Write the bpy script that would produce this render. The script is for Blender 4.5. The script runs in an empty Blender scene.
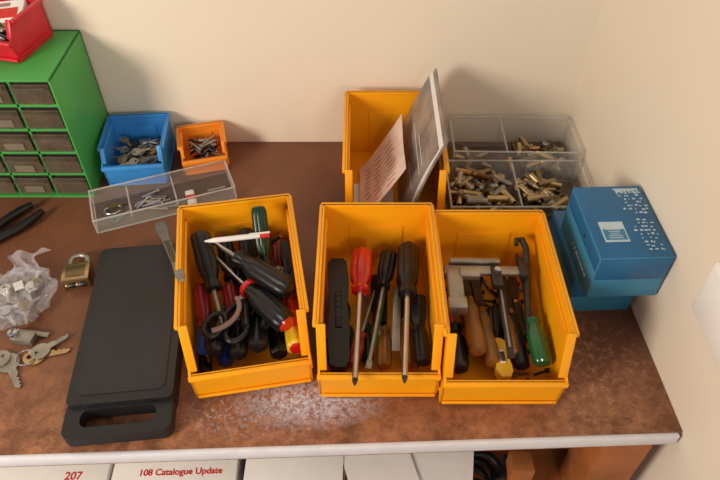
import bpy, bmesh, math, random
from mathutils import Matrix, Vector, noise
R = random.Random(7)
T0 = 0.75   # table-top height above the floor

# ------------------------------------------------------------------ materials
def lin(c):
    c = c/255.0
    return c/12.92 if c <= 0.04045 else ((c+0.055)/1.055)**2.4
def rgb(r, g, b): return (lin(r), lin(g), lin(b), 1.0)
def mat(name, col, rough=0.5, metal=0.0, var=0.12, scale=40.0, bump=0.0, alpha=1.0, trans=0.0, coat=0.0, spec=None, dark=None):
    m = bpy.data.materials.new(name); m.use_nodes = True
    nt = m.node_tree; b = nt.nodes['Principled BSDF']
    tc = nt.nodes.new('ShaderNodeTexCoord')
    n = nt.nodes.new('ShaderNodeTexNoise'); n.inputs['Scale'].default_value = scale; n.inputs['Detail'].default_value = 4
    nt.links.new(tc.outputs['Object'], n.inputs['Vector'])
    mx = nt.nodes.new('ShaderNodeMix'); mx.data_type = 'RGBA'
    d = dark if dark else tuple([c*(1-var) for c in col[:3]]+[1])
    l = tuple([min(1, c*(1+var*0.6)) for c in col[:3]]+[1])
    mx.inputs[6].default_value = d; mx.inputs[7].default_value = l
    rp = nt.nodes.new('ShaderNodeMapRange'); rp.inputs[1].default_value = 0.3; rp.inputs[2].default_value = 0.7
    nt.links.new(n.outputs['Fac'], rp.inputs[0]); nt.links.new(rp.outputs[0], mx.inputs[0])
    nt.links.new(mx.outputs[2], b.inputs['Base Color'])
    b.inputs['Roughness'].default_value = rough; b.inputs['Metallic'].default_value = metal
    b.inputs['Alpha'].default_value = alpha
    b.inputs['Transmission Weight'].default_value = trans
    b.inputs['Coat Weight'].default_value = coat
    if spec is not None: b.inputs['Specular IOR Level'].default_value = spec
    if bump > 0:
        bp = nt.nodes.new('ShaderNodeBump'); bp.inputs['Strength'].default_value = bump; bp.inputs['Distance'].default_value = 0.002
        nt.links.new(n.outputs['Fac'], bp.inputs['Height']); nt.links.new(bp.outputs[0], b.inputs['Normal'])
    return m

M_yel = mat('yellow_plastic', rgb(255,170,14), 0.38, var=0.10, scale=14)
M_yel2 = mat('orange_plastic', rgb(250,150,40), 0.4, var=0.1, scale=14)
M_blue = mat('blue_plastic', rgb(60,145,220), 0.4, var=0.1)
M_red = mat('red_plastic', rgb(205,22,45), 0.35, var=0.15)
M_green = mat('green_enamel', rgb(70,165,78), 0.42, var=0.08, scale=12)
M_drawer = mat('smoky_clear_plastic', rgb(112,98,80), 0.2, var=0.2, alpha=0.5)
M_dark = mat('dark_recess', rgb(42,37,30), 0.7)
M_label = mat('grey_label', rgb(118,108,90), 0.6)
M_clear = mat('clear_plastic', rgb(225,222,215), 0.10, var=0.05, alpha=0.11)
M_clear_e = mat('clear_plastic_edge', rgb(225,222,215), 0.15, var=0.05, alpha=0.36)
M_bag = mat('polythene', rgb(228,228,238), 0.10, var=0.05, alpha=0.18, coat=0.6)
M_blk = mat('black_rubber', rgb(17,17,19), 0.38, var=0.2)
M_case = mat('black_case_plastic', rgb(29,29,32), 0.45, var=0.25, scale=9, bump=0.05)
M_case2 = mat('black_case_panel', rgb(36,35,38), 0.5, var=0.3, scale=11)
M_steel = mat('steel', rgb(195,195,198), 0.28, 1.0, var=0.2)
M_steel2 = mat('dull_steel', rgb(165,160,150), 0.42, 0.85, var=0.3)
M_dsteel = mat('dark_steel', rgb(75,70,66), 0.45, 0.8, var=0.3)
M_brass = mat('brass', rgb(190,165,122), 0.32, 1.0, var=0.35, scale=25)
M_brass2 = mat('tarnished_brass', rgb(135,118,90), 0.36, 1.0, var=0.4, scale=25)
M_rclear = mat('red_handle', rgb(205,30,22), 0.18, var=0.2, coat=0.6)
M_dred = mat('dark_red_handle', rgb(140,30,35), 0.3, var=0.2)
M_gclear = mat('green_handle', rgb(20,90,46), 0.2, var=0.2, coat=0.5)
M_dgreen = mat('dark_green_handle', rgb(14,50,30), 0.3, var=0.2)
M_hblue = mat('blue_handle', rgb(25,55,125), 0.3, var=0.2)
M_hyel = mat('yellow_handle', rgb(235,190,40), 0.35, var=0.15)
M_wood = mat('handle_wood', rgb(150,100,45), 0.4, var=0.3, scale=30)
M_white = mat('white_plastic', rgb(232,230,225), 0.4, var=0.04)
M_paper = mat('paper', rgb(235,230,228), 0.7, var=0.05)
M_pink = mat('printed_paper', rgb(228,206,195), 0.6, var=0.1, scale=60)
M_ink = mat('grey_ink', rgb(150,120,112), 0.7)
M_redink = mat('red_ink', rgb(205,40,30), 0.6)
M_card = mat('blue_carton', rgb(28,100,148), 0.40, var=0.3, scale=10)
M_card2 = mat('blue_carton_side', rgb(56,134,172), 0.42, var=0.2, scale=14)
M_pwhite = mat('carton_print', rgb(190,210,220), 0.6)
M_plate = mat('wall_plate_plastic', rgb(248,246,244), 0.3, var=0.02)
M_timber = mat('timber', rgb(160,94,48), 0.5, var=0.3, scale=16)
M_trimw = mat('white_edge_laminate', rgb(222,222,228), 0.4, var=0.06)
M_mag = mat('magazine_cover', rgb(150,142,135), 0.35, var=0.5, scale=24)

# ------------------------------------------------------------------ mesh builder
class MB:
    def __init__(s, name): s.name=name; s.bm=bmesh.new(); s.mats=[]
    def mi(s, m):
        if m not in s.mats: s.mats.append(m)
        return s.mats.index(m)
    def _merge(s, t, m, M=None, bev=0, seg=2):
        if bev > 0:
            es=[e for e in t.edges if len(e.link_faces)==2 and e.calc_face_angle(0)>0.5]
            bmesh.ops.bevel(t, geom=es, offset=bev, segments=seg, profile=0.5, affect='EDGES', clamp_overlap=True)
        bmesh.ops.recalc_face_normals(t, faces=t.faces)
        i=s.mi(m)
        for f in t.faces: f.material_index=i; f.smooth=True
        for e in t.edges:
            e.smooth = not (len(e.link_faces)==2 and e.calc_face_angle(0) > math.radians(38))
        if M is not None: t.transform(M)
        me=bpy.data.meshes.new('tmp'); t.to_mesh(me); t.free(); s.bm.from_mesh(me); bpy.data.meshes.remove(me)
    def box(s, c, d, m, bev=0, M=None, taper=None):
        t=bmesh.new(); bmesh.ops.create_cube(t, size=1)
        for v in t.verts:
            k = 1.0
            if taper and v.co.z>0: k=taper
            v.co=Vector((v.co.x*d[0]*k+c[0], v.co.y*d[1]*k+c[1], v.co.z*d[2]+c[2]))
        s._merge(t,m,M,bev)
    def prism(s, poly, z0, z1, m, bev=0, M=None, hole=None):
        t=bmesh.new()
        if hole is None:
            a=[t.verts.new((p[0],p[1],z0)) for p in poly]; b=[t.verts.new((p[0],p[1],z1)) for p in poly]
            t.faces.new(a[::-1]); t.faces.new(b); n=len(poly)
            for i in range(n): t.faces.new((a[i],a[(i+1)%n],b[(i+1)%n],b[i]))
        else:
            n=len(poly)
            L=[[t.verts.new((p[0],p[1],z)) for p in q] for q,z in ((poly,z0),(poly,z1),(hole,z0),(hole,z1))]
            for i in range(n):
                j=(i+1)%n
                t.faces.new((L[0][i],L[0][j],L[1][j],L[1][i])); t.faces.new((L[2][i],L[3][i],L[3][j],L[2][j]))
                t.faces.new((L[1][i],L[1][j],L[3][j],L[3][i])); t.faces.new((L[0][i],L[2][i],L[2][j],L[0][j]))
        s._merge(t,m,M,bev)
    def lathe(s, prof, m, M=None, seg=20, flute=0, nf=6, sx=1, sy=1):
        t=bmesh.new(); rings=[]
        for r,z in prof:
            rg=[]
            for i in range(seg):
                a=2*math.pi*i/seg; rr=r*(1-flute*max(0,math.cos(nf*a))) if r>0.003 else r
                rg.append(t.verts.new((rr*math.cos(a)*sx, rr*math.sin(a)*sy, z)))
            rings.append(rg)
        for k in range(len(rings)-1):
            for i in range(seg):
                j=(i+1)%seg; t.faces.new((rings[k][i],rings[k][j],rings[k+1][j],rings[k+1][i]))
        t.faces.new(rings[0][::-1]); t.faces.new(rings[-1])
        s._merge(t,m,M)
    def tube(s, pts, r, m, seg=10, closed=False, M=None):
        t=bmesh.new(); pts=[Vector(p) for p in pts]; n=len(pts); rings=[]
        rs = r if isinstance(r,(list,tuple)) else [r]*n
        up=Vector((0.13,0.21,1)).normalized()
        for i,p in enumerate(pts):
            if closed: d=pts[(i+1)%n]-pts[i-1]
            else: d=pts[min(i+1,n-1)]-pts[max(i-1,0)]
            d.normalize(); x=up.cross(d)
            if x.length<0.05: x=Vector((1,0,0)).cross(d)
            x.normalize(); y=d.cross(x)
            rings.append([t.verts.new(p+(x*math.cos(2*math.pi*k/seg)+y*math.sin(2*math.pi*k/seg))*rs[i]) for k in range(seg)])
        for k in range(n if closed else n-1):
            a=rings[k]; b=rings[(k+1)%n]
            for i in range(seg):
                j=(i+1)%seg; t.faces.new((a[i],a[j],b[j],b[i]))
        if not closed: t.faces.new(rings[0][::-1]); t.faces.new(rings[-1])
        s._merge(t,m,M)
    def sheet(s, fn, nu, nv, m, thick=0.0006, M=None):
        t=bmesh.new(); g=[[t.verts.new(fn(i/nu,j/nv)) for j in range(nv+1)] for i in range(nu+1)]
        for i in range(nu):
            for j in range(nv): t.faces.new((g[i][j],g[i+1][j],g[i+1][j+1],g[i][j+1]))
        bmesh.ops.recalc_face_normals(t, faces=t.faces)
        bmesh.ops.solidify(t, geom=t.faces[:], thickness=thick)
        s._merge(t,m,M)
    def done(s, M=None, parent=None):
        me=bpy.data.meshes.new(s.name); s.bm.to_mesh(me); s.bm.free()
        for m in s.mats: me.materials.append(m)
        o=bpy.data.objects.new(s.name, me); bpy.context.scene.collection.objects.link(o)
        if M is not None: o.matrix_world=M
        if parent: o.parent=parent
        return o

def aim(A,B,roll=0):
    A=Vector(A);B=Vector(B); z=(B-A).normalized(); x=Vector((0,0,1)).cross(z)
    if x.length<1e-4: x=Vector((1,0,0))
    x.normalize(); y=z.cross(x); M=Matrix((x,y,z)).transposed().to_4x4()
    return Matrix.Translation(A)@M@Matrix.Rotation(roll,4,'Z')
def at(x,y,z=0,yaw=0): return Matrix.Translation((x,y,z))@Matrix.Rotation(math.radians(yaw),4,'Z')
RX=Matrix.Rotation(math.pi/2,4,'X')     # polygon XY -> XZ plane
YZ=Matrix(((0,0,1,0),(1,0,0,0),(0,1,0,0),(0,0,0,1)))  # polygon (a,b)->(y=a,z=b), extrude along x
def text(s,size,M,parent,name,m,off=.00025,ext=.0002):
    cu=bpy.data.curves.new(name,'FONT'); cu.body=s; cu.size=size; cu.extrude=ext; cu.align_x='CENTER'; cu.offset=off
    o=bpy.data.objects.new('tmp',cu); bpy.context.scene.collection.objects.link(o)
    bpy.context.view_layer.update()
    me=bpy.data.meshes.new_from_object(o.evaluated_get(bpy.context.evaluated_depsgraph_get())); bpy.data.objects.remove(o)
    me.materials.clear(); me.materials.append(m)
    q=bpy.data.objects.new(name,me); bpy.context.scene.collection.objects.link(q); q.parent=parent; q.matrix_local=M

# ------------------------------------------------------------------ room
def simple_wall(name, c, d, m, yaw=0):
    b=MB(name); b.box((0,0,0),d,m); return b.done(at(c[0],c[1],c[2],yaw))
M_wall = mat('cream_paint', rgb(237,226,208), 0.7, var=0.03, scale=3.0, bump=0.03)
M_floor = mat('floorboards', rgb(120,85,60), 0.6, var=0.3, scale=6)
WS=0.036
def wallx(y): return 0.3735-WS*(y-0.5)
simple_wall('wall_back',(-1.0,0.918+0.05,0.45),(3.2,0.1,2.4),M_wall)
simple_wall('wall_right',(wallx(0)+0.05,0,0.45),(0.1,2.2,2.4),M_wall,math.degrees(math.atan(WS)))
simple_wall('floor',(-1.0,-0.45,-0.775),(3.2,3.0,0.05),M_floor)
def fronty(x): return 0.3502+0.036*x

# hardboard table top
m=bpy.data.materials.new('worn_hardboard'); m.use_nodes=True; nt=m.node_tree; bs=nt.nodes['Principled BSDF']
tc=nt.nodes.new('ShaderNodeTexCoord')
def nz(sc,det=6,ro=0.6,off=(0,0,0),stretch=(1,1,1),rot=0):
    mp=nt.nodes.new('ShaderNodeMapping'); mp.inputs['Location'].default_value=off; mp.inputs['Scale'].default_value=stretch; mp.inputs['Rotation'].default_value=(0,0,rot)
    nt.links.new(tc.outputs['Object'],mp.inputs[0])
    n=nt.nodes.new('ShaderNodeTexNoise'); n.inputs['Scale'].default_value=sc; n.inputs['Detail'].default_value=det; n.inputs['Roughness'].default_value=ro
    nt.links.new(mp.outputs[0],n.inputs['Vector']); return n
def mr(src,a,b,c=0,d=1):
    r=nt.nodes.new('ShaderNodeMapRange'); r.inputs[1].default_value=a; r.inputs[2].default_value=b; r.inputs[3].default_value=c; r.inputs[4].default_value=d
    nt.links.new(src,r.inputs[0]); return r.outputs[0]
def mixc(f,a,b):
    x=nt.nodes.new('ShaderNodeMix'); x.data_type='RGBA'; nt.links.new(f,x.inputs[0])
    if isinstance(a,tuple): x.inputs[6].default_value=a
    else: nt.links.new(a,x.inputs[6])
    x.inputs[7].default_value=b; return x.outputs[2]
def mul(a,b):
    x=nt.nodes.new('ShaderNodeMath'); x.operation='MULTIPLY'; nt.links.new(a,x.inputs[0]); nt.links.new(b,x.inputs[1]); return x.outputs[0]
c=mixc(mr(nz(7).outputs['Fac'],0.3,0.7),rgb(104,64,42),rgb(134,86,58))
c=mixc(mr(nz(300,5,0.8).outputs['Fac'],0.46,0.70,0,0.45),c,rgb(70,42,28))
c=mixc(mr(nz(170,9,0.85,(3,1,0)).outputs['Fac'],0.60,0.70,0,0.40),c,rgb(178,132,98))
# fine scratches in two directions
c=mixc(mr(nz(16,3,0.6,(5,5,0),(1,22,1),0.5).outputs['Fac'],0.66,0.72,0,0.35),c,rgb(176,128,98))
c=mixc(mr(nz(14,3,0.6,(1,8,0),(24,1,1),0.3).outputs['Fac'],0.66,0.72,0,0.30),c,rgb(170,122,92))
sep=nt.nodes.new('ShaderNodeSeparateXYZ'); nt.links.new(tc.outputs['Object'],sep.inputs[0])
c=mixc(mul(mr(sep.outputs['Y'],0.50,0.35,0,0.9),mr(nz(26,10,0.8,(9,2,0)).outputs['Fac'],0.42,0.64)),c,rgb(190,130,92))
c=mixc(mul(mr(sep.outputs['Y'],0.46,0.36,0,0.8),mr(nz(20,8,0.8,(2,12,0)).outputs['Fac'],0.52,0.64)),c,rgb(100,60,42))
def spot(x,y,rx,ry):
    mp=nt.nodes.new('ShaderNodeMapping'); mp.vector_type='POINT'
    mp.inputs['Scale'].default_value=(1/rx,1/ry,0); mp.inputs['Location'].default_value=(-x/rx,-y/ry,0)
    nt.links.new(tc.outputs['Object'],mp.inputs[0])
    l=nt.nodes.new('ShaderNodeVectorMath'); l.operation='LENGTH'; nt.links.new(mp.outputs[0],l.inputs[0])
    return mr(l.outputs['Value'],1.0,0.25)
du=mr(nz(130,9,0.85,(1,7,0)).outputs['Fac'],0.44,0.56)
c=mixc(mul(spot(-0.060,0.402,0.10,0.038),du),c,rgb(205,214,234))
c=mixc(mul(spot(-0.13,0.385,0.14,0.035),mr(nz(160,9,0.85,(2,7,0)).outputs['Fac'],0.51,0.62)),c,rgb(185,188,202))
c=mixc(mul(spot(0.28,0.45,0.12,0.12),mr(nz(110,9,0.85,(4,7,0)).outputs['Fac'],0.50,0.66)),c,rgb(196,156,122))
nt.links.new(c,bs.inputs['Base Color'])
nt.links.new(mr(nz(30,6,.7).outputs['Fac'],0.3,0.7,0.40,0.56),bs.inputs['Roughness'])
bs.inputs['Specular IOR Level'].default_value=0.45
bp=nt.nodes.new('ShaderNodeBump'); bp.inputs['Strength'].default_value=0.06; bp.inputs['Distance'].default_value=0.001
nt.links.new(nz(180).outputs['Fac'],bp.inputs['Height']); nt.links.new(bp.outputs[0],bs.inputs['Normal'])
M_top=m

b=MB('workbench')
XL=-1.1
b.prism([(XL,fronty(XL)),(wallx(.36)-0.001,fronty(.379)),(wallx(.917)-0.001,.917),(XL,.917)],-0.018,0,M_top)
yaw=math.atan(0.036); cx=(XL+.376)/2
Mt=Matrix.Translation((cx,fronty(cx),0))@Matrix.Rotation(yaw,4,'Z')
b.box((0,-0.003,-0.0095),(1.472,0.007,0.019),M_trimw,0.0025,Mt)
b.box((0,0.028,-0.044),(1.45,0.022,0.050),M_timber,0.002,Mt)      # front apron
b.box((cx,0.90,-0.052),(1.43,0.022,0.066),M_timber,0.002)
for lx,ly in ((0.318,0.385),(0.318,0.86),(-1.04,0.345),(-1.04,0.86)):
    b.box((lx,ly,-0.384),(0.06,0.06,0.732),M_timber,0.004)
b.box((cx,0.62,-0.21),(1.40,0.50,0.018),M_timber,0.002)           # lower shelf
b.box((0.21,0.375,-0.16),(0.03,0.03,0.12),M_timber,0.003)
b.box((0.16,0.372,-0.232),(0.33,0.02,0.05),M_timber,0.003)
b.done()

# blank plate for an unidentified white shape on the right wall
b=MB('wall_plate')
b.box((0,0,0),(0.008,0.116,0.074),M_plate,0.003)
b.box((-0.003,0,0),(0.005,0.108,0.066),M_plate,0.0015)
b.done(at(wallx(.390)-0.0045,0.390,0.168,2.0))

# ------------------------------------------------------------------ bins
def make_bin(name, M, w,l,h,lip,m,t=0.0028,setb=0.016):
    b=MB(name); hw=w/2
    b.box((0,l/2,t/2),(w-2*t,l,t),m)
    prof=[(0,0),(l,0),(l,h),(setb,h),(0.001,lip+0.004),(-0.006,lip)]
    for sx in (-1,1):
        x0=sx*hw; b.prism(prof,-t/2,t/2,m,0,Matrix.Translation((x0-sx*t/2,0,0))@YZ)
        b.box((x0+sx*0.001,(l+setb)/2,h-0.003),(0.006,l-setb,0.006),m,0.0015)          # rolled rim
        f=w*0.075
        A=Vector((0,0.0,lip+0.002)); B=Vector((0,setb,h)); L=(B-A).length; ang=math.atan2(setb,h-lip)
        Mf=Matrix.Translation((x0-sx*f/2,(A.y+B.y)/2,(A.z+B.z)/2))@Matrix.Rotation(-ang,4,'X')
        b.box((0,0,0),(f,t,L+0.002),m,0.001,Mf)
        b.box((x0-sx*(t+0.002),l*0.55,h*0.86),(0.003,l*0.8,0.0025),m)
        b.box((x0+sx*0.0012,l*0.5,h*0.16),(0.0022,l*0.94,0.003),m)
    b.box((0,l-t/2,h/2),(w,t,h),m)
    b.box((0,l+0.0005,h-0.003),(w+0.004,0.007,0.006),m,0.0015)
    b.box((0,l-t-0.001,h*0.45),(w*0.5,0.0015,h*0.5),m,0.0005)
    b.prism([(0,0),(t,0),(t-0.006,lip),(-0.006,lip)],-hw+0.0005,hw-0.0005,m,0,YZ)
    b.box((0,-0.0065,lip-0.004),(w+0.002,0.008,0.008),m,0.0025)                     # thick lip
    b.box((0,-0.0030,lip*0.10),(w-0.004,0.003,0.005),m,0.0015)
    return b.done(M)
W,L,H,LIP=0.142,0.212,0.122,0.056
binA=at(-0.1286,0.421,0,10); binB=at(0.0220,0.412,0,0); binC=at(0.1670,0.402,0,0); binD=at(0.050,0.676,0,0)
make_bin('storage_bin',binA,W,L,H,LIP,M_yel); make_bin('storage_bin',binB,W,L,H,LIP,M_yel)
make_bin('storage_bin',binC,W,L,.118,LIP,M_yel); make_bin('storage_bin',binD,W,L,H,LIP,M_yel)
small1=at(-0.362,0.803,0,5); make_bin('small_storage_bin',small1,0.096,0.100,0.068,0.045,M_blue,0.002,0.01)
small2=at(-0.256,0.836,0,14); make_bin('small_storage_bin',small2,0.072,0.066,0.05,0.032,M_yel2,0.0018,0.008)
redb=at(-0.528,0.829,0.216,-14); make_bin('small_storage_bin',redb,0.10,0.080,0.058,0.034,M_red,0.002,0.01)

# ------------------------------------------------------------------ drawer cabinet
b=MB('parts_drawer_cabinet')
CW,CD,CH=0.30,0.140,0.215; x1=-0.426; x0=x1-CW; y0=0.772; t=0.003
b.box(((x0+x1)/2,y0+CD/2,CH-t/2),(CW,CD,t),M_green,0.001)
b.box(((x0+x1)/2,y0+CD/2,t/2),(CW,CD,t),M_green)
for x in (x0+t/2,x1-t/2): b.box((x,y0+CD/2,CH/2),(t,CD,CH),M_green,0.001)
b.box(((x0+x1)/2,y0+CD-t/2,CH/2),(CW,t,CH),M_green)
rows,cols=5,5; rp=(CH-0.004)/rows; cp=(CW-0.004)/cols
for r in range(1,rows): b.box(((x0+x1)/2,y0+CD/2,0.002+r*rp),(CW-2*t,CD-0.01,0.005),M_green)
for c_ in range(1,cols): b.box((x0+0.002+c_*cp,y0+CD/2,CH/2),(0.003,CD-0.01,CH-0.004),M_green)
for r in range(rows):
    for c_ in range(cols):
        cx_=x0+0.002+(c_+.5)*cp; cz=0.002+(r+.5)*rp; dw=cp-0.006; dh=rp-0.010
        b.box((cx_,y0+0.001,cz),(dw,0.002,dh),M_drawer,0.0006)
        b.box((cx_,y0-0.004,cz+dh/2-0.003),(dw*0.9,0.009,0.0022),M_drawer,0.0008)
        if (r*3+c_)%3==0: b.box((cx_,y0-0.0006,cz-dh*0.18),(dw*0.55,0.0008,dh*0.38),M_label)
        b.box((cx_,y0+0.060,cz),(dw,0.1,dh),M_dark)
        for k in range(11):
            b.box((0,0,0),(0.012*R.random()+.004,0.004,0.005+.006*R.random()),R.choice([M_steel2,M_brass2,M_dsteel,M_label]),0,
              Matrix.Translation((cx_+R.uniform(-.4,.4)*dw,y0+0.006,cz-dh/2+0.004+R.random()*0.012))@Matrix.Rotation(R.uniform(-1,1),4,'Y'))
b.done()

# things in the red bin
b=MB('paper_packet'); b.box((0,0,0),(0.045,0.05,0.014),M_white,0.002); b.box((0,0,0.0074),(0.03,0.018,0.0006),M_redink); b.box((-.008,.016,0.0074),(0.02,0.006,0.0006),M_ink)
b.done(redb@Matrix.Translation((0.014,0.050,0.040))@Matrix.Rotation(0.35,4,'X')@Matrix.Rotation(0.3,4,'Z'))
b=MB('parts_pile')
for k in range(30):
    Mx=redb@Matrix.Translation((R.uniform(-.04,.04),R.uniform(.01,.035),R.uniform(.008,.042)))@Matrix.Rotation(R.uniform(0,6),4,'Z')@Matrix.Rotation(R.uniform(-.5,.5),4,'X')
    b.box((0,0,0),(R.uniform(.008,.02),R.uniform(.01,.03),R.uniform(.003,.01)),R.choice([M_hblue,M_dsteel,M_steel2,M_white,M_blk,M_wood]),0.001,Mx)
b.done()

# ------------------------------------------------------------------ keys etc.
def circ(cx,cy,rx,ry,n=20): return [(cx+rx*math.cos(2*math.pi*i/n),cy+ry*math.sin(2*math.pi*i/n)) for i in range(n)]
def key_geo(b,M,m,s=1.0):
    b.prism(circ(0,0,.0125*s,.0115*s),-.001,.001,m,0.0003,M,hole=circ(-.0055*s,0,.003*s,.003*s))
    p=[(.010*s,-.0042*s),(.034*s,-.0042*s),(.038*s,-.001*s),(.036*s,.002*s),(.033*s,.0005*s),(.031*s,.003*s),(.028*s,.001*s),(.026*s,.0035*s),(.023*s,.001*s),(.020*s,.0035*s),(.017*s,.0042*s),(.010*s,.0045*s)]
    b.prism(p,-.0009,.0009,m,0.0002,M)
b=MB('key_pile')
for k in range(70):
    lx=R.uniform(-.030,.030); ly=R.uniform(.018,.080)
    key_geo(b,small1@Matrix.Translation((lx,ly,.006+.030*k/70))@Matrix.Rotation(R.uniform(0,6.28),4,'Z')@Matrix.Rotation(R.uniform(-.4,.4),4,'X'),R.choice([M_steel2,M_steel2,M_dsteel,M_label,M_steel2,M_brass2]),0.62)
b.done()
b=MB('drill_bit_pile')
for k in range(60):
    lx=R.uniform(-.016,.016); ly=R.uniform(.026,.042)
    Mx=small2@Matrix.Translation((lx,ly,.006+.032*k/60))@Matrix.Rotation(R.uniform(-1.2,1.2)+math.pi/2,4,'Z')@Matrix.Rotation(math.pi/2+R.uniform(-.25,.25),4,'X')
    r=R.uniform(.0012,.0028); ln=R.uniform(.010,.018)
    b.lathe([(r*.3,-ln),(r,-ln+.003),(r,ln-.002),(r*.6,ln)],R.choice([M_steel2,M_dsteel,M_steel2,M_blk]),Mx,8)
b.done()

# shallow clear tray with small bits
def tray(name,M,w,l,h,div=[],t=0.0016):
    b=MB(name)
    b.box((w/2,l/2,t/2),(w,l,t),M_clear)
    for c,d in (((w/2,t/2,h/2),(w,t,h)),((w/2,l-t/2,h/2),(w,t,h)),((t/2,l/2,h/2),(t,l,h)),((w-t/2,l/2,h/2),(t,l,h))): b.box(c,d,M_clear)
    for c,d in (((w/2,0,h),(w+.003,.003,.0018)),((w/2,l,h),(w+.003,.003,.0018)),((0,l/2,h),(.003,l,.0018)),((w,l/2,h),(.003,l,.0018))): b.box(c,d,M_clear_e,0.0006)
    for c,d in (((w/2,0,.001),(w,.002,.0015)),((0,l/2,.001),(.002,l,.0015)),((w,l/2,.001),(.002,l,.0015))): b.box(c,d,M_clear_e)
    for q in ((0,0),(w,0),(0,l),(w,l)): b.box((q[0],q[1],h/2),(.0022,.0022,h),M_clear_e)
    for c,d in div: b.box(c,d,M_clear)
    for c,d in div: b.box((c[0],c[1],c[2]+d[2]/2),(max(d[0],.0022),max(d[1],.0022),.0014),M_clear_e)
    return b.done(M)
trM=at(-0.3985,0.690,0,21)
tray('clear_parts_tray',trM,0.215,0.072,0.026,[((.125,.036,.010),(.0015,.070,.018)),((.055,.036,.010),(.0015,.070,.018))])
b=MB('tool_bits_pile')
for k in range(14):
    Mx=trM@Matrix.Translation((R.uniform(.072,.112),R.uniform(.015,.058),.0045+.001*(k%5)))@Matrix.Rotation(R.uniform(-.6,.8)+math.pi/2,4,'Z')@Matrix.Rotation(math.pi/2,4,'X')
    b.lathe([(.001,-.014),(.0018,-.012),(.0018,.012),(.0032,.0122),(.0032,.015)],R.choice([M_steel,M_steel2,M_steel2]),Mx,8)
b.tube([(0.028+.014*math.cos(a),.040+.009*math.sin(a),.0045) for a in [i*.5 for i in range(12)]],.0014,M_steel,8,False,trM)
key_geo(b,trM@Matrix.Translation((.028,.048,.006)),M_brass,0.6)
key_geo(b,trM@Matrix.Translation((.030,.018,.004))@Matrix.Rotation(.5,4,'Z'),M_steel,0.7)
b.box((.147,.020,.008),(.014,.032,.008),M_white,0.002,trM); b.box((.147,.018,.0086),(.0145,.012,.0085),M_rclear,0.002,trM)
b.box((.19,.03,.0045),(.03,.004,.004),M_steel2,0.001,trM)
b.done()

# ------------------------------------------------------------------ trays with brass cylinders
bw,bl,bh=0.214,0.205,0.046
brM=at(0.136,0.700,0,0)
tray('clear_parts_tray',brM,bw,0.108,bh,[((.106,.054,.022),(.0018,.104,.042))])
br2=at(0.150,0.814,0,-1)
tray('clear_parts_tray',br2,0.200,0.094,0.060,[((.085,.047,.03),(.0018,.09,.056))])
b=MB('brass_cylinder_pile')
def cyl(M,ln=.031,r=.0054,m=None):
    m=m or R.choice([M_brass,M_brass,M_brass2,M_brass2,M_steel2])
    b.lathe([(r*.55,-ln/2+.003),(r*.6,-ln/2),(r,-ln/2),(r,-ln/2+.002),(r*.93,-ln/2+.0025),(r*.93,ln/2-.001),(r*.85,ln/2),(r*.6,ln/2),(r*.55,ln/2-.004)],m,M,14)
    b.lathe([(r*.52,-ln/2+.0028),(r*.52,-ln/2+.0034)],M_dark,M,10)
    b.lathe([(r*.52,ln/2-.0042),(r*.52,ln/2-.0034)],M_dark,M,10)
def pile(base,x0,x1,y0,y1,n,top):
    for k in range(n):
        z=.008+(top-.008)*(k/n)
        Mx=base@Matrix.Translation((R.uniform(x0,x1),R.uniform(y0,y1),z))@Matrix.Rotation(R.uniform(0,6.28),4,'Z')@Matrix.Rotation(math.pi/2+R.uniform(-.2,.2),4,'X')
        cyl(Mx)
pile(brM,.017,.090,.016,.092,90,.040)
pile(brM,.123,.176,.016,.092,50,.034)
pile(brM,.176,.197,.016,.06,10,.016)
for k in range(5): cyl(br2@Matrix.Translation((.103+.018*k,.030+.006*(k%2),.0075))@Matrix.Rotation(.1*k,4,'Z')@Matrix.Rotation(math.pi/2,4,'X'),.034)
pile(br2,.104,.180,.020,.075,26,.024)
pile(br2,.018,.068,.018,.055,10,.016)
b.done()

# ------------------------------------------------------------------ blue cartons
def carton(M,w,l,h,top=True):
    b=MB('blue_cardboard_box')
    b.box((w/2,l/2,h/2),(w,l,h),M_card2,0.0015)
    b.box((w/2,l/2,h-0.0004),(w-.001,l-.001,.0016),M_card,0.0005)
    b.box((w/2,-.0003,h*.72),(w-.002,.0012,h*.5),M_card,0.0004)
    b.box((-.0003,l/2,h*.80),(.0012,l-.004,h*.30),M_card,0.0004)
    b.box((-.001,l*.42,h*.78),(.0008,.004,.004),M_dark)
    for k in range(7):
        b.box((-.0002,l*.18+k*.009,h*.25),(.0008,.006*R.random()+.002,.003),M_pwhite)
    if top:
        z=h+.0006
        b.box((w*.32,l*.34,z),(w*.34,l*.27,.0004),M_pwhite)
        b.box((w*.32,l*.30,z+.0004),(w*.30,l*.14,.0003),M_card2)
        for k in range(5): b.box((w*.32,l*.255+k*.0035,z+.0007),(w*.22*R.uniform(.5,1),.0011,.0003),M_pwhite)
        for r in range(17):
            yy=l*(.10+.050*r); x=w*R.uniform(.60,.72)
            while x<w*.92:
                d=R.uniform(.001,.0045)
                if R.random()<.75: b.box((x+d/2,yy+R.uniform(-.001,.001),z),(d,R.uniform(.001,.0030),.0004),M_pwhite)
                x+=d+R.uniform(.001,.004)
        for k in range(14):
            hgt=.002+.008*abs(math.sin(k*1.3)); b.box((w*(.58+.026*k),l*.955-hgt/2,z),(w*.024,hgt,.0004),M_pwhite)
    return b.done(M)
carton(at(.2790,.540,0,2.5),.086,.126,.070,False)
carton(at(.2815,.508,.0705,2.0),.088,.126,.072,True)

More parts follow.
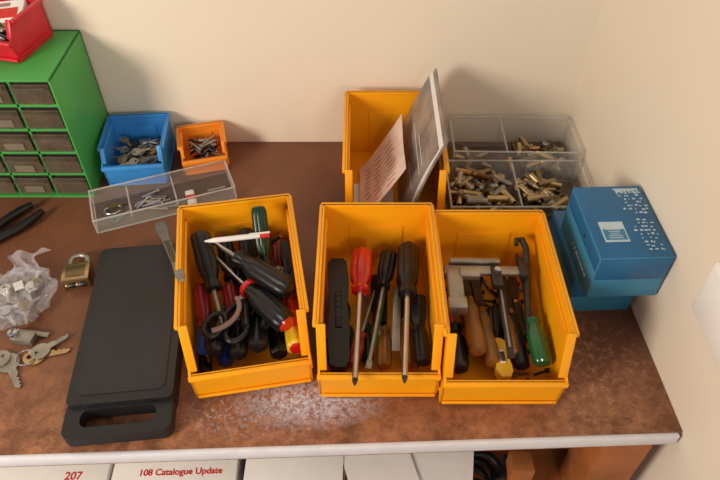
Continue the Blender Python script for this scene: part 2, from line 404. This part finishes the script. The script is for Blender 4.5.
# ------------------------------------------------------------------ black case
b=MB('black_tool_case')
w=.122
def rr(x0,y0,x1,y1,r,n=5):
    p=[]
    for cx_,cy_,a0 in ((x1-r,y1-r,0),(x0+r,y1-r,90),(x0+r,y0+r,180),(x1-r,y0+r,270)):
        for i in range(n+1):
            a=math.radians(a0+90*i/n); p.append((cx_+r*math.cos(a),cy_+r*math.sin(a)))
    return p
b.prism(rr(-w/2,.038,w/2,.288,.008),0.001,.0155,M_case,0.002)
b.prism(rr(-w/2,.038,w/2,.288,.008),.0165,.032,M_case,0.003)
b.prism(rr(-w/2+.010,.050,w/2-.010,.278,.008),.0315,.0330,M_case2,0.0006)
b.prism(rr(-w/2,0,w/2,.046,.010),.006,.026,M_case,0.003,None,hole=rr(-w/2+.018,.012,w/2-.018,.034,.009))
for sx in (-.033,.033): b.box((sx,.040,.017),(.018,.006,.024),M_blk,0.002)
o=b.done(at(-.2755,.3475,0,6))
text('TOOLS',.014,Matrix.Translation((.004,.165,.0330))@Matrix.Rotation(math.pi/2,4,'Z'),o,'raised_lettering',M_case2,.0001,.0002)

# steel spatula leaning between the case and the bin
b=MB('steel_spatula')
b.prism([(-.0035,0),(-.007,.006),(-.0075,.030),(-.0050,.060),(-.0042,.150),(-.0055,.180),(-.003,.195),(.003,.195),(.0055,.180),(.0042,.150),(.0050,.060),(.0075,.030),(.007,.006),(.0035,0)],-.0012,.0012,M_steel2,0.0005,RX)
for k in range(12): b.box((0,.0014,.075+k*.006),(.007,.0008,.002),M_dsteel)
b.done(aim((-.2830,.650,.062),(-.2010,.475,.135)))

# ------------------------------------------------------------------ padlock
b=MB('padlock')
b.box((0,0,.011),(.038,.034,.020),M_brass,0.003)
b.box((0,-.001,.0215),(.026,.020,.0012),M_brass2,0.0004)
for k in range(4): b.lathe([(.0042,-.003),(.0045,-.002),(.0045,.002),(.0042,.003)],M_blk if k%2 else M_brass2,Matrix.Translation((-.0105+.007*k,-.017,.011))@Matrix.Rotation(math.pi/2,4,'Y'),12)
sh=[(-.012,.014,.011)]+[(.012*math.cos(a)*-1,.028+.011*math.sin(a),.011) for a in [i*math.pi/10 for i in range(11)]]+[(.012,.014,.011)]
b.tube(sh,.0034,M_steel2,10)
b.done(at(-.398,.596,0,12))

# keys on the bench
b=MB('key_ring')
b.tube([(.0115*math.cos(i*.5236),.0115*math.sin(i*.5236),.0055) for i in range(12)],.0009,M_steel,8,True)
key_geo(b,Matrix.Translation((.010,.004,.0022))@Matrix.Rotation(.25,4,'Z'),M_brass,1.15)
key_geo(b,Matrix.Translation((-.020,-.006,.0022))@Matrix.Rotation(-.9,4,'Z'),M_steel2,1.2)
key_geo(b,Matrix.Translation((-.032,-.002,.0042))@Matrix.Rotation(-2.3,4,'Z'),M_steel2,1.1)
key_geo(b,Matrix.Translation((.016,.010,.0046))@Matrix.Rotation(.75,4,'Z'),M_steel2,1.0)
b.done(at(-.426,.463,0,0))
b=MB('cabinet_lock')
b.box((0,0,.006),(.030,.016,.011),M_steel2,0.0015); b.box((.006,.010,.004),(.046,.007,.0025),M_steel2,0.0006)
b.lathe([(.0065,0),(.0065,.006),(.005,.007)],M_steel,Matrix.Translation((-.012,0,.0105)),16)
b.box((-.012,0,.0178),(.0012,.007,.0006),M_dark)
b.done(at(-.438,.493,0,-8))

# crumpled polythene bag with keys
b=MB('plastic_bag')
t=bmesh.new(); bmesh.ops.create_icosphere(t,subdivisions=5,radius=1)
for v in t.verts:
    p=v.co.copy()
    n1=noise.noise(p*1.9)+.5*noise.noise(p*3.6+Vector((3,1,2))); n2=abs(noise.noise(p*3.2+Vector((7,2,0))))+.3*abs(noise.noise(p*7))
    k=1+.16*n1-.20*n2
    v.co=Vector((p.x*.050*k,p.y*.054*k,max(.0012,.012+p.z*.016*k*(1.2+.3*n1)-.008*n2)))
b._merge(t,M_bag)
for k in range(14):
    key_geo(b,Matrix.Translation((R.uniform(-.024,.020),R.uniform(-.028,.026),R.uniform(.006,.012)))@Matrix.Rotation(R.uniform(0,6),4,'Z')@Matrix.Rotation(R.uniform(-.2,.2),4,'X'),R.choice([M_steel2,M_brass2,M_steel,M_steel2]),.75)
b.box((.004,.016,.013),(.012,.016,.0008),M_white,0,Matrix.Rotation(.4,4,'Z'))
def neck(u,v):
    y=.038+.034*v; wv=(.020-.008*math.sin(v*3.1))*(1+.6*v)
    return (wv*(u*2-1)+.004*math.sin(7*v), y, .012+.010*v+.005*math.sin(u*12+v*4))
b.sheet(neck,26,10,M_bag,.0004)
b.done(at(-.468,.560,0,8))

# ------------------------------------------------------------------ hand tools
def screwdriver(A,B,hl,hr,hm,sr=.003,sm=None,collar=None,flute=.14,nf=6,tip='cross',name='screwdriver'):
    b=MB(name); Ln=(Vector(B)-Vector(A)).length; sm=sm or M_steel
    b.lathe([(hr*.45,0),(hr*.8,hl*.02),(hr*.97,hl*.07),(hr,hl*.16),(hr,hl*.60),(hr*.95,hl*.68),(hr*.66,hl*.80),(hr*.62,hl*.86),(hr*.82,hl*.93),(hr*.78,hl*.98),(hr*.5,hl)],hm,None,36,flute,nf)
    if collar: b.lathe([(hr*.55,-.001),(hr*.72,hl*.02),(hr*.72,hl*.04)],collar,None,24); b.lathe([(hr*.84,hl*.885),(hr*.86,hl*.9),(hr*.86,hl*.95),(hr*.84,hl*.955)],collar,None,24)
    b.lathe([(sr,hl*.96),(sr,Ln-.008)],sm,None,14)
    if tip=='cross': b.lathe([(sr,Ln-.008),(sr*.95,Ln-.006),(sr*.35,Ln)],M_dsteel,None,16,.35,4)
    else: b.box((0,0,Ln-.005),(sr*2.6,sr*.8,.012),sm,0.0004)
    return b.done(aim(A,B))
def pliers(P,B,m,m2=None,ln=.10,spread=.022,name='pliers'):
    b=MB(name)
    for s in (-1,1):
        b.tube([(0,0,0),(s*.006,0,-.015),(s*.010,0,-.022)],.0045,M_dsteel)
        b.tube([(s*.008,0,-.018),(s*spread*.62,0,-ln*.32),(s*spread*.95,0,-ln*.55),(s*spread,0,-ln*.8),(s*spread*.8,0,-ln)],[.0055,.0065,.0072,.007,.005],m,12)
        if m2: b.tube([(s*spread*.66,.0035,-ln*.35),(s*(spread*.98),.0038,-ln*.6),(s*spread*1.02,.0034,-ln*.8)],.005,m2,10)
        b.prism([(0,-.006),(s*.011,-.004),(s*.012,.008),(s*.006,.030),(s*.001,.036),(s*.0006,.010)][::s],-.0045,.0045,M_dsteel,0.001,RX)
    b.lathe([(.0065,-.0062),(.007,-.005),(.007,.005),(.0065,.0062)],M_steel2,RX,16)
    return b.done(aim(P,B))
def filetool(A,B,hm,hl=.07,hr=.009,bw_=.012,name='file',bm_=None):
    b=MB(name); Ln=(Vector(B)-Vector(A)).length
    b.lathe([(hr*.4,0),(hr*.85,.003),(hr,hl*.25),(hr*.8,hl*.6),(hr*.9,hl*.8),(hr*.6,hl)],hm,None,20)
    b.lathe([(hr*.66,hl*.94),(hr*.66,hl*1.04)],M_brass,None,16)
    b.prism([(-.002,hl),(-bw_/2,hl+.012),(-bw_/2,Ln-.02),(-bw_*.3,Ln),(bw_*.3,Ln),(bw_/2,Ln-.02),(bw_/2,hl+.012),(.002,hl)],-.0016,.0016,bm_ or M_dsteel,0.0004,RX)
    return b.done(aim(A,B))
def knife(A,B,m,w=.022,th=.012,name='utility_knife',acc=None):
    b=MB(name); Ln=(Vector(B)-Vector(A)).length
    b.prism([(-w*.3,0),(-w*.5,.008),(-w*.48,Ln*.3),(-w*.38,Ln*.5),(-w*.5,Ln*.75),(-w*.4,Ln-.004),(-w*.1,Ln),(w*.25,Ln),(w*.45,Ln-.008),(w*.5,Ln*.6),(w*.4,Ln*.45),(w*.5,Ln*.2),(w*.42,.006),(w*.25,0)],-th/2,th/2,m,0.003,RX)
    b.box((0,th/2+.0006,Ln*.5),(w*.30,.003,Ln*.34),acc or M_blk,0.001)
    for k in range(5): b.box((0,th/2+.002,Ln*(.38+.05*k)),(w*.26,.002,.0018),M_dsteel)
    return b.done(aim(A,B))
def loc(M,p): return tuple(M@Vector(p))

# --- bin B (centre)
screwdriver((.066,.604,.062),(.050,.388,.068),.088,.0150,M_blk,.0036,M_steel)
screwdriver((.003,.592,.064),(-.006,.386,.066),.070,.0150,M_rclear,.0036,M_steel)
screwdriver((.040,.600,.054),(.010,.425,.040),.060,.0120,M_blk,.0028,M_steel2,tip='flat')
knife((-.030,.590,.045),(-.025,.425,.035),M_blk,.028,.018)
screwdriver((.030,.440,.018),(.036,.590,.020),.060,.0095,M_wood,.0025,M_dsteel,tip='flat')
screwdriver((.010,.445,.018),(.008,.590,.016),.060,.008,M_dgreen,.0025,M_steel2,tip='flat')
screwdriver((.077,.435,.034),(.074,.585,.022),.07,.0105,M_blk,.0025,M_steel2,tip='flat')
filetool((.058,.440,.018),(.056,.600,.016),M_wood)
pliers((-.024,.520,.016),(-.024,.575,.014),M_blk,None,.075,.014)
screwdriver((-.010,.432,.034),(.022,.560,.032),.05,.009,M_dred,.0025,M_steel2)
screwdriver((.076,.535,.040),(.072,.440,.016),.05,.011,M_blk,.0025,M_steel2)
screwdriver((.024,.578,.030),(.026,.440,.012),.075,.011,M_blk,.0025,M_steel2)
b=MB('pencil_stub'); b.lathe([(.0035,0),(.0035,.075),(.0028,.08),(.0006,.09)],M_gclear,None,6); b.done(aim((.016,.455,.042),(.032,.545,.044)))
b=MB('steel_ruler'); b.box((0,0,.05),(.010,.001,.10),M_steel2,0.0003); b.done(aim((.044,.455,.032),(.050,.56,.036)))

# --- bin C (right)
b=MB('bar_clamp')
b.box((.050,0,0),(.108,.014,.005),M_steel2,0.0008)
b.box((.008,-.030,-.002),(.020,.062,.012),M_steel2,0.002)
b.box((.008,-.056,-.002),(.024,.018,.016),M_steel2,0.002)
b.box((.028,-.006,.001),(.026,.016,.010),M_steel2,0.002)
b.box((.062,-.010,-.001),(.014,.034,.010),M_dsteel,0.002)
b.box((.036,.014,.001),(.066,.009,.010),M_steel2,0.002)
b.box((.098,.004,.001),(.012,.032,.010),M_dsteel,0.002)
b.lathe([(.0042,0),(.0042,.012),(.0025,.013)],M_steel,Matrix.Translation((.062,-.008,.002)),14)
b.done(at(.1130,.552,.072,-1))
filetool((.143,.444,.044),(.141,.583,.032),M_wood,.085,.0120,name='chisel')
filetool((.162,.436,.030),(.158,.595,.020),M_wood,.085,.011,name='chisel')
filetool((.152,.470,.018),(.148,.600,.016),M_wood,.075,.010,name='chisel')
filetool((.130,.500,.020),(.128,.600,.016),M_wood,.06,.009,name='chisel')
b=MB('steel_rule_bar'); b.box((0,0,.0625),(.009,.003,.125),M_dsteel,0.0008); b.box((0,.0017,.07),(.0025,.0005,.11),M_steel2); b.done(aim((.180,.432,.050),(.182,.560,.056)))
filetool((.198,.434,.026),(.196,.595,.020),M_blk,.085,.011)
filetool((.189,.450,.032),(.190,.590,.030),M_wood,.055,.008,.010)
screwdriver((.219,.428,.042),(.208,.585,.068),.062,.0120,M_gclear,.0028,M_dsteel,nf=6)
b=MB('curved_pry_hook')     # dark steel hook-ended lever
b.tube([(.208,.470,.045),(.213,.52,.060),(.217,.56,.074),(.218,.582,.082),(.214,.594,.086),(.207,.592,.087),(.205,.584,.086)],[.004,.0045,.0045,.0045,.0045,.004,.003],M_dsteel,10)
b.done()
knife((.1745,.418,.026),(.173,.474,.026),M_hyel,.020,.014,'retractable_knife',M_white)
screwdriver((.122,.432,.024),(.122,.580,.016),.070,.012,M_dsteel,.003,M_steel2,tip='flat',flute=.05)
filetool((.206,.480,.018),(.212,.600,.018),M_dgreen,.06,.010)
screwdriver((.176,.525,.026),(.172,.440,.012),.055,.011,M_blk,.0025,M_steel2)
b=MB('nut_and_bolt_pile')
for k in range(60):
    Mx=binC@Matrix.Translation((R.uniform(-.058,.058),R.uniform(.012,.19),.007+.003*(k%2)))@Matrix.Rotation(R.uniform(0,6),4,'Z')@Matrix.Rotation(math.pi/2,4,'X')
    b.lathe([(.002,-.010),(.002,.006),(.0036,.0062),(.0036,.010)],R.choice([M_dsteel,M_dsteel,M_steel2,M_brass2]),Mx,6)
b.done()

# --- bin A (left)
def A_(x,y,z): return loc(binA,(x,y,z))
screwdriver(A_(.057,.072,.090),A_(-.044,.182,.092),.092,.0150,M_blk,.003,M_steel)
screwdriver(A_(.049,.030,.080),A_(-.038,.163,.078),.084,.0150,M_blk,.003,M_steel,M_rclear)
screwdriver(A_(-.050,.182,.100),A_(-.028,.050,.060),.085,.0140,M_blk,.003,M_steel2)
screwdriver(A_(.030,.188,.130),A_(.030,.095,.034),.080,.0105,M_dgreen,.0025,M_steel)
b=MB('ballpoint_pen'); b.lathe([(.0028,0),(.0036,.002),(.0036,.062),(.0034,.07),(.001,.082)],M_white,None,12); b.lathe([(.0040,0),(.0040,.012)],M_redink,None,12)
b.box((0,.0042,.012),(.0025,.001,.026),M_white); b.done(aim(A_(.040,.152,.112),A_(-.040,.156,.110)))
screwdriver(A_(-.055,.125,.062),A_(-.050,.020,.040),.060,.0105,M_dred,.0028,M_steel)
screwdriver(A_(-.055,.030,.050),A_(-.052,.150,.035),.060,.009,M_hblue,.0025,M_steel2)
screwdriver(A_(-.042,.022,.056),A_(-.020,.130,.050),.065,.0115,M_blk,.0028,M_steel2)
screwdriver(A_(-.020,.118,.064),A_(-.010,.020,.038),.055,.0095,M_dred,.0028,M_steel2)
screwdriver(A_(.010,.020,.056),A_(.026,.170,.040),.070,.0125,M_blk,.0028,M_steel2)
screwdriver(A_(-.014,.018,.048),A_(-.004,.175,.030),.07,.0115,M_blk,.0028,M_steel2)
screwdriver(A_(.057,.018,.046),A_(.052,.150,.025),.045,.0135,M_hyel,.003,M_steel,M_rclear)
screwdriver(A_(.055,.045,.064),A_(.052,.170,.045),.045,.0115,M_rclear,.003,M_steel)
pliers(A_(.024,.125,.060),A_(.030,.160,.056),M_blk,None,.085,.014)
pliers(A_(.046,.140,.050),A_(.048,.170,.050),M_dred,None,.070,.010,'wire_cutters')
screwdriver(A_(-.032,.022,.030),A_(-.026,.170,.018),.06,.010,M_hblue,.0028,M_steel2)
screwdriver(A_(.034,.020,.034),A_(.030,.180,.018),.06,.0115,M_blk,.0028,M_steel2)
screwdriver(A_(-.058,.020,.018),A_(-.056,.180,.018),.06,.008,M_blk,.0028,M_steel2)
screwdriver(A_(.008,.195,.084),A_(.010,.10,.050),.065,.0115,M_blk,.0028,M_steel2)
screwdriver(A_(-.022,.196,.074),A_(-.015,.09,.040),.065,.0115,M_blk,.0028,M_steel2)
screwdriver(A_(.052,.196,.060),A_(.045,.10,.040),.060,.0105,M_dred,.0028,M_steel2)
b=MB('scissors')
for s in (-1,1):
    b.tube([(s*.014+.012*math.cos(i*.3927),0,-.045+.019*math.sin(i*.3927)) for i in range(16)],.0036,M_blk,10,True)
    b.tube([(s*.010,0,-.030),(s*.004,0,-.010),(0,0,0)],.0034,M_blk,10)
    b.prism([(0,-.004),(s*.005,0),(s*.0035,.030),(0,.055)][::s],-.001+s*.001,.001+s*.001,M_steel,0,RX)
b.done(aim(A_(-.006,.088,.066),A_(.022,.15,.060)))
b=MB('bent_grey_cable'); b.tube([A_(-.040+.034*math.sin(a),.040+.030*(1-math.cos(a)),.076+.004*math.sin(a)) for a in [.0+i*.22 for i in range(10)]],.0032,M_ink,10); b.done()
knife(A_(.058,.175,.070),A_(.060,.100,.055),M_blk,.014,.010)
screwdriver(A_(-.005,.170,.050),A_(-.015,.09,.030),.06,.011,M_blk,.0028,M_steel2)
b=MB('tweezers')
for s in (-1,1): b.prism([(s*.001,0),(s*.006,.03),(s*.005,.07),(s*.001,.10),(s*.002,.10),(s*.0065,.07),(s*.0075,.03),(s*.003,0)][::s],-.002,.002,M_steel,0,RX)
b.done(aim(A_(.055,.165,.095),A_(.020,.190,.040)))

# --- bin D : leaflets and catalogues
b=MB('magazine')
for k,(dx,mm,z1) in enumerate(((0,M_mag,.172),(-.0035,M_paper,.164),(-.008,M_mag,.154))):
    def f(u,v,dx=dx,z1=z1,k=k):
        z=.008+(z1-.008)*v; x=.072+dx+.036*v+.010*v*v-.004*math.sin(v*3)
        return (x, .690+.004*k+.184*u, z)
    b.sheet(f,6,14,mm,.0022)
for r in range(11):
    v=.20+.07*r; z=.008+.146*v; x=.072-.008+.036*v+.010*v*v-.004*math.sin(v*3)-.0016
    ln=.14*R.uniform(.4,1); b.box((x,.70+ln/2+.02*R.random(),z),(.0008,ln,R.choice([.002,.0045])),R.choice([M_paper,M_paper,M_redink,M_ink]))
b.done()
b=MB('instruction_leaflet')
def f(u,v):
    return (.000+.066*u-.006*math.sin(u*3.1), .692+.135*v+.02*u, .018+.062*u*u+.024*u+.006*math.sin(v*5+u*2))
b.sheet(f,16,16,M_pink,.0007)
def f2(u,v):
    return (-.010+.060*u, .694+.10*v-.006*u, .012+.020*u*u+.003*math.sin(v*4))
b.sheet(f2,12,12,M_paper,.0006)
for r in range(10):
    for q in range(3):
        u=.15+.26*q+.08*R.random(); v=.08+.085*r; p=Vector(f(u,v)); p2=Vector(f(u+.13,v))
        n=Vector((-.6,0,.8)); b.tube([p+n*.0010,p2+n*.0010],.0006,M_ink if r%4 else M_redink,4)
b.done()

# --- dark pliers at the far left, handles towards the cabinet
pliers((-.565,.648,.010),(-.590,.612,.010),M_blk,None,.108,.016)

# ------------------------------------------------------------------ catalogues and papers on the lower shelf
def catalogue(x,y,z,w,l,h,yaw,txt=None,size=.014,m=M_paper,tx=0,ty=.02,nm='catalogue'):
    b=MB(nm)
    b.box((0,l/2,h/2),(w-.002,l-.002,h-.003),M_paper,0.0005)
    b.box((0,l/2,h-.001),(w,l,.002),m,0.0008); b.box((0,l/2,.001),(w,l,.002),m,0.0008); b.box((0,.0,h/2),(w,.002,h),m,0.0008)
    for k in range(5): b.box((0,l/2,h*(.15+.16*k)),(w-.001,l-.001,.0006),M_ink)
    o=b.done(at(x,y,z,yaw))
    if txt: text(txt,size,Matrix.Translation((tx,ty,h+.0002)),o,'cover_title',M_redink)
S=-.201
catalogue(-.242,.335,S,.162,.25,.080,2,'108 Catalogue Update',.0120,M_white,.008,.031)
catalogue(-.410,.330,S,.160,.25,.078,2,'207',.015,M_white,.036,.029)
catalogue(-.088,.340,S,.130,.22,.076,-1,None,.01,M_white)
catalogue(.055,.352,S,.110,.22,.066,3,None,.01,M_white)
b=MB('loose_papers')
for k,(x,y,w_,l_,a) in enumerate(((.05,.335,.14,.14,9),(.10,.345,.11,.13,-9),(.02,.34,.09,.12,16))):
    b.box((0,0,0),(w_,l_,.0008),M_paper,0,at(x,y+l_/2,S+.068+k*.003,a))
b.done()
b=MB('coiled_black_cable')
b.tube([(.028*math.cos(i*.45)+.0004*i,.024*math.sin(i*.45),.006+.0014*i) for i in range(44)],.005,M_blk,8)
b.done(at(.152,.385,S+.004))

# ------------------------------------------------------------------ lift so that the floor is z = 0
for o in bpy.context.scene.objects:
    if o.parent is None: o.location.z += T0

# ------------------------------------------------------------------ light
sc=bpy.context.scene
wd=bpy.data.worlds.new('World'); sc.world=wd; wd.use_nodes=True
bg=wd.node_tree.nodes['Background']; bg.inputs[0].default_value=(.86,.89,1,1); bg.inputs[1].default_value=.34
def area(name,locn,target,sx,sy,power,col):
    l=bpy.data.lights.new(name,'AREA'); l.shape='RECTANGLE'; l.size=sx; l.size_y=sy; l.energy=power; l.color=col
    o=bpy.data.objects.new(name,l); sc.collection.objects.link(o); o.location=locn
    o.rotation_euler=(Vector(target)-Vector(locn)).to_track_quat('-Z','Y').to_euler()
area('window_light_left',(-1.35,-.6,1.60),(-.1,.75,.8),.5,.6,28,(1,.86,.69))
area('window_light_front',(.66,-1.45,1.62),(.0,.75,.8),.5,.6,29,(1,.92,.86))
try: sc.view_settings.view_transform='Standard'
except Exception: pass

cam=bpy.data.cameras.new('camera'); co=bpy.data.objects.new('camera',cam); sc.collection.objects.link(co)
co.location=(0,0,T0+.70); co.rotation_euler=(math.radians(44),0,0); cam.sensor_width=36; cam.lens=32.3; cam.clip_start=.01
sc.camera=co
